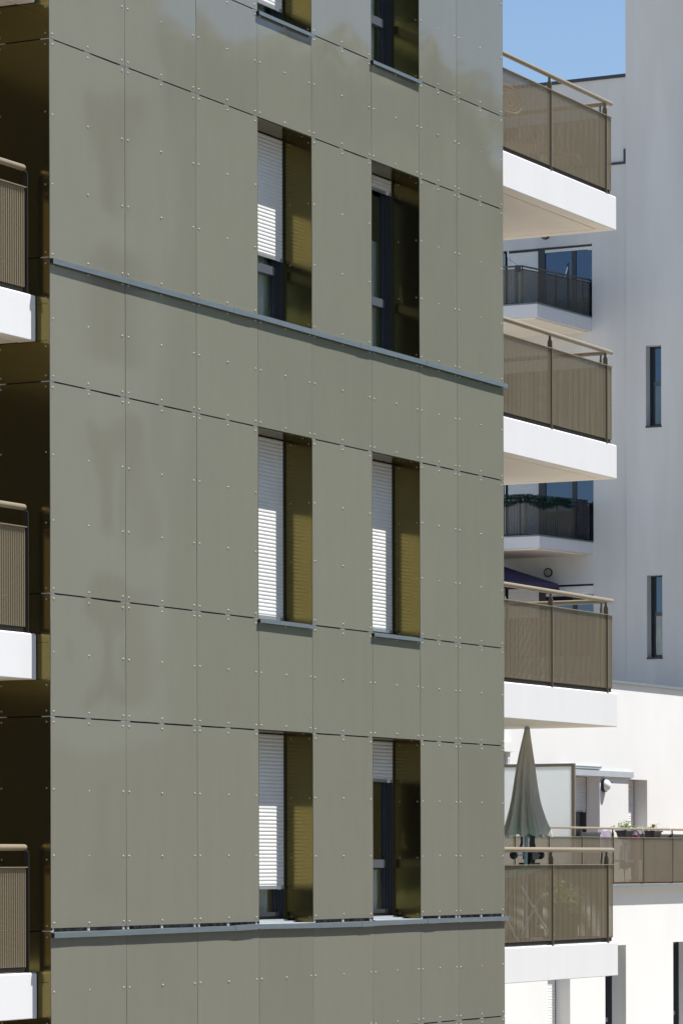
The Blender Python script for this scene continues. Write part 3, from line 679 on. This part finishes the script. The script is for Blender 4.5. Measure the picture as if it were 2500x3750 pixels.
# turquoise deck chair behind the perforated panel
dc = thing('deck_chair', 'turquoise canvas deck chair seen through the lowest right balcony railing', 'chair')
m = MB(); m.box((10.45, 0.5, 0.40), (11.52, 1.0, 0.41), 0)
m = MB(); m.face([(10.5, 0.45, 0.52), (11.25, 0.45, 0.52), (11.55, 1.0, 0.40), (10.5, 1.0, 0.40)]); m.face([(10.5, 0.45, 0.512), (10.5, 1.0, 0.392), (11.55, 1.0, 0.392), (11.25, 0.45, 0.512)]); m.build('seat', [M_teal], dc)
for xk in (10.55, 11.45):
    m = MB(); m.tube([(xk, 0.5, 0.5), (xk, 0.95, -0.34)], 0.014, 6); m.tube([(xk, 0.98, 0.40), (xk, 0.5, -0.34)], 0.014, 6); m.build('leg_frame', [M_steel], dc)

def leaf_quad(m, c, size, mi=0):
    a = Vector((rnd.gauss(0, 1), rnd.gauss(0, 1), rnd.gauss(0, 1))).normalized(); b = a.orthogonal().normalized(); c = Vector(c)
    m.face([c-a*size, c+b*size*0.45, c+a*size, c-b*size*0.45], mi)

# small bamboo in a tub on the lowest right balcony
bb = thing('potted_plant', 'slender leafy plant behind the perforated railing of the lowest right balcony', 'plant')
m = MB(); m.tube([(11.9, 0.55, -0.345), (11.9, 0.55, -0.02)], [0.12, 0.16], 16); m.build('pot', [M_black], bb)
m = MB()
for k in range(26):
    x0 = 11.9+rnd.uniform(-0.09, 0.09); y0 = 0.55+rnd.uniform(-0.09, 0.09); lx = rnd.uniform(-0.35, 0.35); h_ = rnd.uniform(0.15, 0.42)
    m.tube([(x0, y0, -0.05), (x0+lx*0.4, y0+rnd.uniform(-.05, .05), h_*0.6), (x0+lx, y0, h_)], [0.004, 0.003, 0.001], 4)
    for q in range(8): leaf_quad(m, (x0+lx*q/8+rnd.uniform(-.05, .05), y0+rnd.uniform(-.05, .05), -0.05+(h_+0.05)*q/8+rnd.uniform(-.03, .03)), 0.05)
m.build('foliage', [M_leaf], bb)

# rattan chairs on the highest right balcony
def rattan_chair(cx, cyy, zf, label, rot=1):
    t = thing('rattan_chair', label, 'chair', group='rattan chairs on the highest right balcony')
    m = MB(); n = 28
    ringc = (cx, cyy, zf+0.98)
    for rr, tr_ in ((0.36, 0.018), (0.26, 0.008), (0.16, 0.007)):
        m.tube([(cx+rr*math.cos(2*math.pi*i/n), cyy, ringc[2]+rr*0.42*math.sin(2*math.pi*i/n)) for i in range(n+1)], tr_, 6)
    for i in range(14):
        a = 2*math.pi*i/14; m.tube([(cx+0.05*math.cos(a), cyy, ringc[2]+0.02*math.sin(a)), (cx+0.36*math.cos(a), cyy, ringc[2]+0.15*math.sin(a))], 0.006, 5)
    m.build('backrest', [M_rattan], t)
    m = MB(); m.tube([(cx, cyy-0.25, zf+0.40), (cx, cyy-0.25, zf+0.46)], 0.26, 20); m.build('seat', [M_rattan], t)
    for dx, dy in ((-0.2, -0.45), (0.2, -0.45), (-0.2, -0.02), (0.2, -0.02)):
        m = MB(); m.tube([(cx+dx*1.2, cyy+dy, zf), (cx+dx, cyy+dy*0.9, zf+0.42), (cx+dx*1.4, cyy+(dy if dy > -0.1 else dy*0.8), zf+(0.85 if dy > -0.1 else 0.62))], 0.014, 6); m.build('leg', [M_rattan], t)
rattan_chair(11.25, 0.95, 8.23, 'rattan chair with round peacock back near the cladding edge')
tb = thing('side_table', 'small rattan table low behind the highest balcony railing', 'table')
m = MB(); m.tube([(11.95, 0.62, 8.62), (11.95, 0.62, 8.66)], 0.22, 20); m.build('tabletop', [M_rattan], tb)
for a in (0.5, 2.6, 4.7):
    m = MB(); m.tube([(11.95+0.16*math.cos(a), 0.62+0.16*math.sin(a), 8.232), (11.95+0.12*math.cos(a), 0.62+0.12*math.sin(a), 8.62)], 0.012, 6); m.build('leg', [M_rattan], tb)

# hedge garland and cloth on the lower loggia railing
m = MB()
def gpt(s):
    if s < 1.6: return (54.76+0.12*s, 22.3-s*1.0, 0)
    q = (s-1.6); d = Vector((57.1-54.95, 19.92-20.70)).normalized(); return (54.95+d.x*q, 20.70+d.y*q, q)
for i in range(5200):
    s = rnd.uniform(0, 3.25); x, y, q = gpt(s)
    lo = 0.26 - 0.06*math.sin(s*5) ; z = 8.58+0.98+0.06 - rnd.uniform(0, 1)**1.1*lo
    leaf_quad(m, (x+rnd.gauss(-0.02, 0.05), y+rnd.gauss(-0.01, 0.05), z), rnd.uniform(0.018, 0.04))
tag(m.build('hedge_garland', [M_garl]), 'dark green artificial hedge draped over the lower loggia railing', 'garland')
m = MB(); d = Vector((57.1-54.95, 19.92-20.70)).normalized(); rows = []
for k in range(14):
    z = 9.62-0.95*k/13
    rows.append([(54.95+d.x*u-0.03-0.03*math.sin(u*40), 20.70+d.y*u-0.05-0.02*math.cos(u*33), z) for u in [1.72+0.42*i/10 for i in range(11)]])
m.grid(rows, 11, 14, 0, True); tag(m.build('hanging_cloth', [M_dkcloth]), 'dark patterned cloth hung over the lower loggia railing beside the green hedge', 'cloth')

# purple parasol under the lower loggia
pp = thing('parasol', 'open dark purple parasol under the lower loggia balcony of the grey block', 'parasol')
m = MB(); cx_, cyy_ = 55.4, 22.05; n = 8; R0 = 2.0
ring = [(cx_+R0*math.cos(2*math.pi*(i)/n), cyy_+R0*math.sin(2*math.pi*(i)/n), 7.42) for i in range(n)]
for i in range(n):
    a, b = ring[i], ring[(i+1) % n]; mid = tuple((p+q)/2*0.5+r_*0.5 for p, q, r_ in zip(a, b, (cx_, cyy_, 8.08)))
    m.face([a, b, (cx_, cyy_, 8.08)]); m.face([a, b, (b[0], b[1], 7.31), (a[0], a[1], 7.31)])
m.build('canopy', [M_purple], pp)
m = MB(); m.tube([(cx_, cyy_, 2.9), (cx_, cyy_, 8.15)], 0.03, 10)
for i in range(n): m.tube([(cx_, cyy_, 7.3), tuple(0.6*p+0.4*q for p, q in zip(ring[i], (cx_, cyy_, 8.08)))], 0.012, 5)
m.build('pole', [M_black], pp)

# curved steel bracket and a clamp on the upper loggia railing
ba = thing('parasol_bracket', 'bent galvanised pole clamped to the upper loggia railing', 'bracket')
m = MB(); m.tube([(54.3, 20.86, 15.62), (54.3, 20.87, 15.40), (54.28, 20.80, 15.28), (54.28, 20.64, 15.18), (54.3, 20.62, 15.06)], 0.022, 10); m.build('pole', [M_steel], ba)
m = MB(); m.box((54.24, 20.56, 15.02), (54.36, 20.66, 15.16), 0); m.tube([(54.26, 20.66, 15.16), (54.26, 20.66, 14.2)], 0.008, 6); m.build('clamp', [M_frame2], ba)
b2 = thing('parasol_holder', 'dark tube holder with a bright strip fixed to the upper loggia railing', 'bracket')
m = MB(); m.tube([(56.24, 20.13, 15.42), (56.24, 20.13, 14.4)], 0.03, 10); m.tube([(56.24, 20.13, 15.42), (56.24, 20.10, 15.47)], 0.025, 8); m.build('tube', [M_frame], b2)
m = MB(); m.tube([(56.18, 20.11, 15.36), (56.16, 20.17, 15.12)], 0.014, 6); m.build('strip', [M_shut], b2)

# things on the white terrace
def planter(c, w, h_, label, bloom):
    t = thing('flower_pot', label, 'plant', group='flower pots hung on the terrace railing')
    x, y, z = c
    m = MB(); b0, b1 = w*0.36, w*0.5
    q0 = [(x-b0, y-0.08, z), (x+b0, y-0.08, z), (x+b0, y+0.08, z), (x-b0, y+0.08, z)]; q1 = [(x-b1, y-0.11, z+h_), (x+b1, y-0.11, z+h_), (x+b1, y+0.11, z+h_), (x-b1, y+0.11, z+h_)]
    m.face(list(reversed(q0))); m.face(q1)
    for i in range(4): m.face([q0[i], q0[(i+1) % 4], q1[(i+1) % 4], q1[i]])
    m.box((x-b1-0.012, y-0.122, z+h_-0.025), (x+b1+0.012, y+0.122, z+h_+0.003), 0)
    m.build('pot', [M_black], t)
    m = MB()
    for k in range(260 if bloom == 0 else 90):
        leaf_quad(m, (x-0.02+rnd.gauss(0, w*0.30), y+rnd.gauss(0, 0.07), z+h_+abs(rnd.gauss(0, 0.055)) + (0.03 if bloom == 0 else 0)), rnd.uniform(0.015, 0.035))
    for k in range(7): m.tube([(x+rnd.uniform(-.08, .08), y, z+h_), (x+rnd.uniform(-.12, .18), y+rnd.uniform(-.05, .05), z+h_+rnd.uniform(0.08, 0.15))], 0.003, 4)
    m.build('foliage', [M_leaf], t)
    if bloom:
        m = MB()
        for k in range(60): leaf_quad(m, (x-0.04+rnd.gauss(0, 0.014), y-0.02+rnd.gauss(0, 0.015), z+h_+0.10+rnd.gauss(0, 0.014)), 0.02)
        m.build('flower', [M_red], t)
    m = MB()
    for dx in (0.52, 0.62): m.tube([(x+w*dx, y+0.02, z+0.1), (x+w*dx+0.02, 10.70, 1.23), (x+w*dx+0.06, 10.655, 1.23), (x+w*dx+0.08, 10.64, 1.1)], 0.004, 5)
    m.build('hook', [M_cord], t)
planter((38.02, 10.90, 1.0), 0.40, 0.165, 'black pot with bright green leaves hung inside the terrace railing', 0)
planter((39.42, 10.90, 1.0), 0.40, 0.165, 'black pot with a red rose hung inside the terrace railing', 1)

def cloth_chair(x0, x1, y, label):
    t = thing('garden_chair', label, 'chair', group='lilac covered chairs on the terrace')
    m = MB(); rows = []
    for k in range(8):
        z = 1.17-0.75*k/7
        rows.append([(x0+(x1-x0)*(i/9)+0.03*math.sin(k+i), y+0.02*math.sin(i*1.7+k*0.3)+0.05*k/7, z+0.02*math.sin(i*0.9)) for i in range(10)])
    m.grid(rows, 10, 8, 0, True); m.build('backrest', [M_lilac], t)
    m = MB(); m.box((x0, y-0.05, 0.56), (x1, y+0.45, 0.60), 0); m.build('seat', [M_lilac], t)
    for xx in (x0+0.04, x1-0.04):
        for yy in (y-0.02, y+0.42):
            m = MB(); m.tube([(xx, yy, 0.141), (xx, yy, 0.57 if yy > y else 1.15)], 0.014, 6); m.build('leg', [M_shut], t)
cloth_chair(37.08, 37.66, 11.05, 'lilac covered chair on the terrace left of the green leaved pot')
cloth_chair(38.26, 38.74, 11.05, 'lilac covered chair on the terrace between the two flower pots')
def trough(x0, x1, zt, label):
    m = MB(); m.box((x0, 10.98, 0.6), (x1, 11.35, zt-0.03), 0); m.box((x0-0.015, 10.965, zt-0.03), (x1+0.015, 11.365, zt), 0); m.box((x0+0.05, 11.0, 0.142), (x0+0.1, 11.3, 0.6), 0); m.box((x1-0.1, 11.0, 0.142), (x1-0.05, 11.3, 0.6), 0)
    tag(m.build('garden_table', [M_frame]), label, 'table', 'dark tables on the terrace')
trough(36.15, 37.02, 1.12, 'long dark table behind the railing beside the frosted divider')
trough(39.78, 40.43, 1.105, 'dark table behind the railing right of the red rose pot')
trough(40.62, 41.6, 1.107, 'dark table at the right edge of the terrace')
m = MB(); m.tube([(38.58, 10.95, 1.19), (38.74, 10.95, 1.15), (38.93, 10.95, 1.05), (39.0, 10.95, 0.6)], 0.012, 8); tag(m.build('watering_hose', [M_blue]), 'dark blue hose hanging over the terrace railing between the flower pots', 'hose')
m = MB(); m.tube([(38.75, 11.0, 0.145), (38.75, 11.0, 1.08)], [0.07, 0.09], 14); tag(m.build('bucket', [M_pink]), 'crimson bucket behind the terrace railing under the hose', 'bucket')
m = MB(); m.tube([(35.88, 11.1, 0.141), (35.88, 11.1, 1.10)], [0.10, 0.09], 12); m.dome((35.88, 11.1, 1.10), 0.09, 0.06, (0, 0, 1), 12, 3); tag(m.build('garden_torch', [M_black]), 'black rounded stand beside the frosted divider on the terrace', 'stand')

# ------------------------------------------------------------------ street side facing the cladding (seen only as a reflection)
ob = thing('apartment_building', 'olive rendered block across the street, mirrored in the cladding', 'building')
m = MB(); wops = []
for kx in range(6):
    for za, zb in ((-3.4, -1.0), (-0.3, 2.4), (3.7, 6.3), (7.2, 9.8), (10.8, 13.2), (13.9, 16.4)): wops.append((36.9-6.3*kx-(2.2 if kx else 0), 38.9-6.3*kx, za, zb))
wall_open(m, lambda u, t, z: (u, -22-t, z), 4.0, 39.7, 3.0, 19.5, [o_ for o_ in wops if o_[2] > 3], 0.3)
wall_open(m, lambda u, t, z: (u, -22-t, z), 4.0, 39.7, -6.2, 3.0, [o_ for o_ in wops if o_[2] < 3], 0.3, 2)
for a, b, c, d in wops: room(m, lambda u, t, z: (u, -22-t, z), a, b, c, d, 0.3, 1.5, 1)
m.face([(39.7, -22, -6.2), (39.7, -34, -6.2), (39.7, -34, 19.5), (39.7, -22, 19.5)]); m.face([(4, -22, 19.5), (39.7, -22, 19.5), (39.7, -34, 19.5), (4, -34, 19.5)]); m.face([(4, -22, -6.2), (4, -22, 19.5), (4, -34, 19.5), (4, -34, -6.2)])
m.build('wall', [M_opp, M_dark, M_base], ob)
m = MB()
SKY = [(40, 19.6), (45.2, 19.2), (46.2, 19.3), (48.2, 19.5), (50.0, 20.1), (52.0, 20.4), (53.0, 20.0), (53.8, 20.4), (55.0, 21.0), (56.2, 20.9), (57.7, 20.5), (59.8, 21.1), (60.3, 20.6), (61.5, 20.8), (61.7, 19.6), (64, 19.2), (70, 15)]
SKY = [(-25.72+(x_+25.72)*1.0436, 0.586+(z_-0.586)*1.0436+0.35) for x_, z_ in SKY]
def skyline(x):
    x = max(x, SKY[0][0])
    for (xa, za), (xb, zb) in zip(SKY[:-1], SKY[1:]):
        if xa <= x <= xb: return za+(zb-za)*(x-xa)/(xb-xa)
for i in range(9000):
    x = rnd.uniform(40, 70); y = -26.4+rnd.gauss(0, 0.5)
    leaf_quad(m, (x, y, skyline(x)-0.25-rnd.uniform(0, 1)**1.3*1.5), rnd.uniform(0.14, 0.24))
xs_ = [40.05+0.5*k for k in range(60)]
for xa, xb in zip(xs_[:-1], xs_[1:]):
    za, zb = skyline(xa)-0.9, skyline(xb)-0.9
    m.face([(xa, -26.2, -6.2), (xb, -26.2, -6.2), (xb, -26.2, 3.5), (xa, -26.2, 3.5)], 1); m.face([(xa, -26.2, 3.5), (xb, -26.2, 3.5), (xb, -26.2, zb-1.5), (xa, -26.2, za-1.5)]); m.face([(xa, -26.2, za-1.5), (xb, -26.2, zb-1.5), (xb, -27.2, zb), (xa, -27.2, za)]); m.face([(xa, -27.2, za), (xb, -27.2, zb), (xb, -29, zb-4), (xa, -29, za-4)])
tag(m.build('street_trees', [M_tree, M_base]), kind='stuff'); bpy.data.objects['street_trees']['label'] = 'row of street trees mirrored in the bronze cladding'; bpy.data.objects['street_trees']['category'] = 'trees'

# put the origin of every thing at its base
bpy.context.view_layer.update()
for o in [o for o in COL.objects if o.parent is None and o.type in {'EMPTY', 'MESH'}]:
    if '_loc' in o: del o['_loc']
    if o.get('kind') == 'structure': continue
    pts = [q.matrix_world @ v.co for q in ([o]+list(o.children_recursive)) if q.type == 'MESH' for v in q.data.vertices]
    lo = [min(q[k] for q in pts) for k in range(3)]; hi = [max(q[k] for q in pts) for k in range(3)]
    base = Vector(((lo[0]+hi[0])/2, (lo[1]+hi[1])/2, lo[2])); dlt = base - o.location
    if o.type == 'MESH': o.data.transform(Matrix.Translation(-dlt))
    for c in o.children: c.location = c.location - dlt
    o.location = base
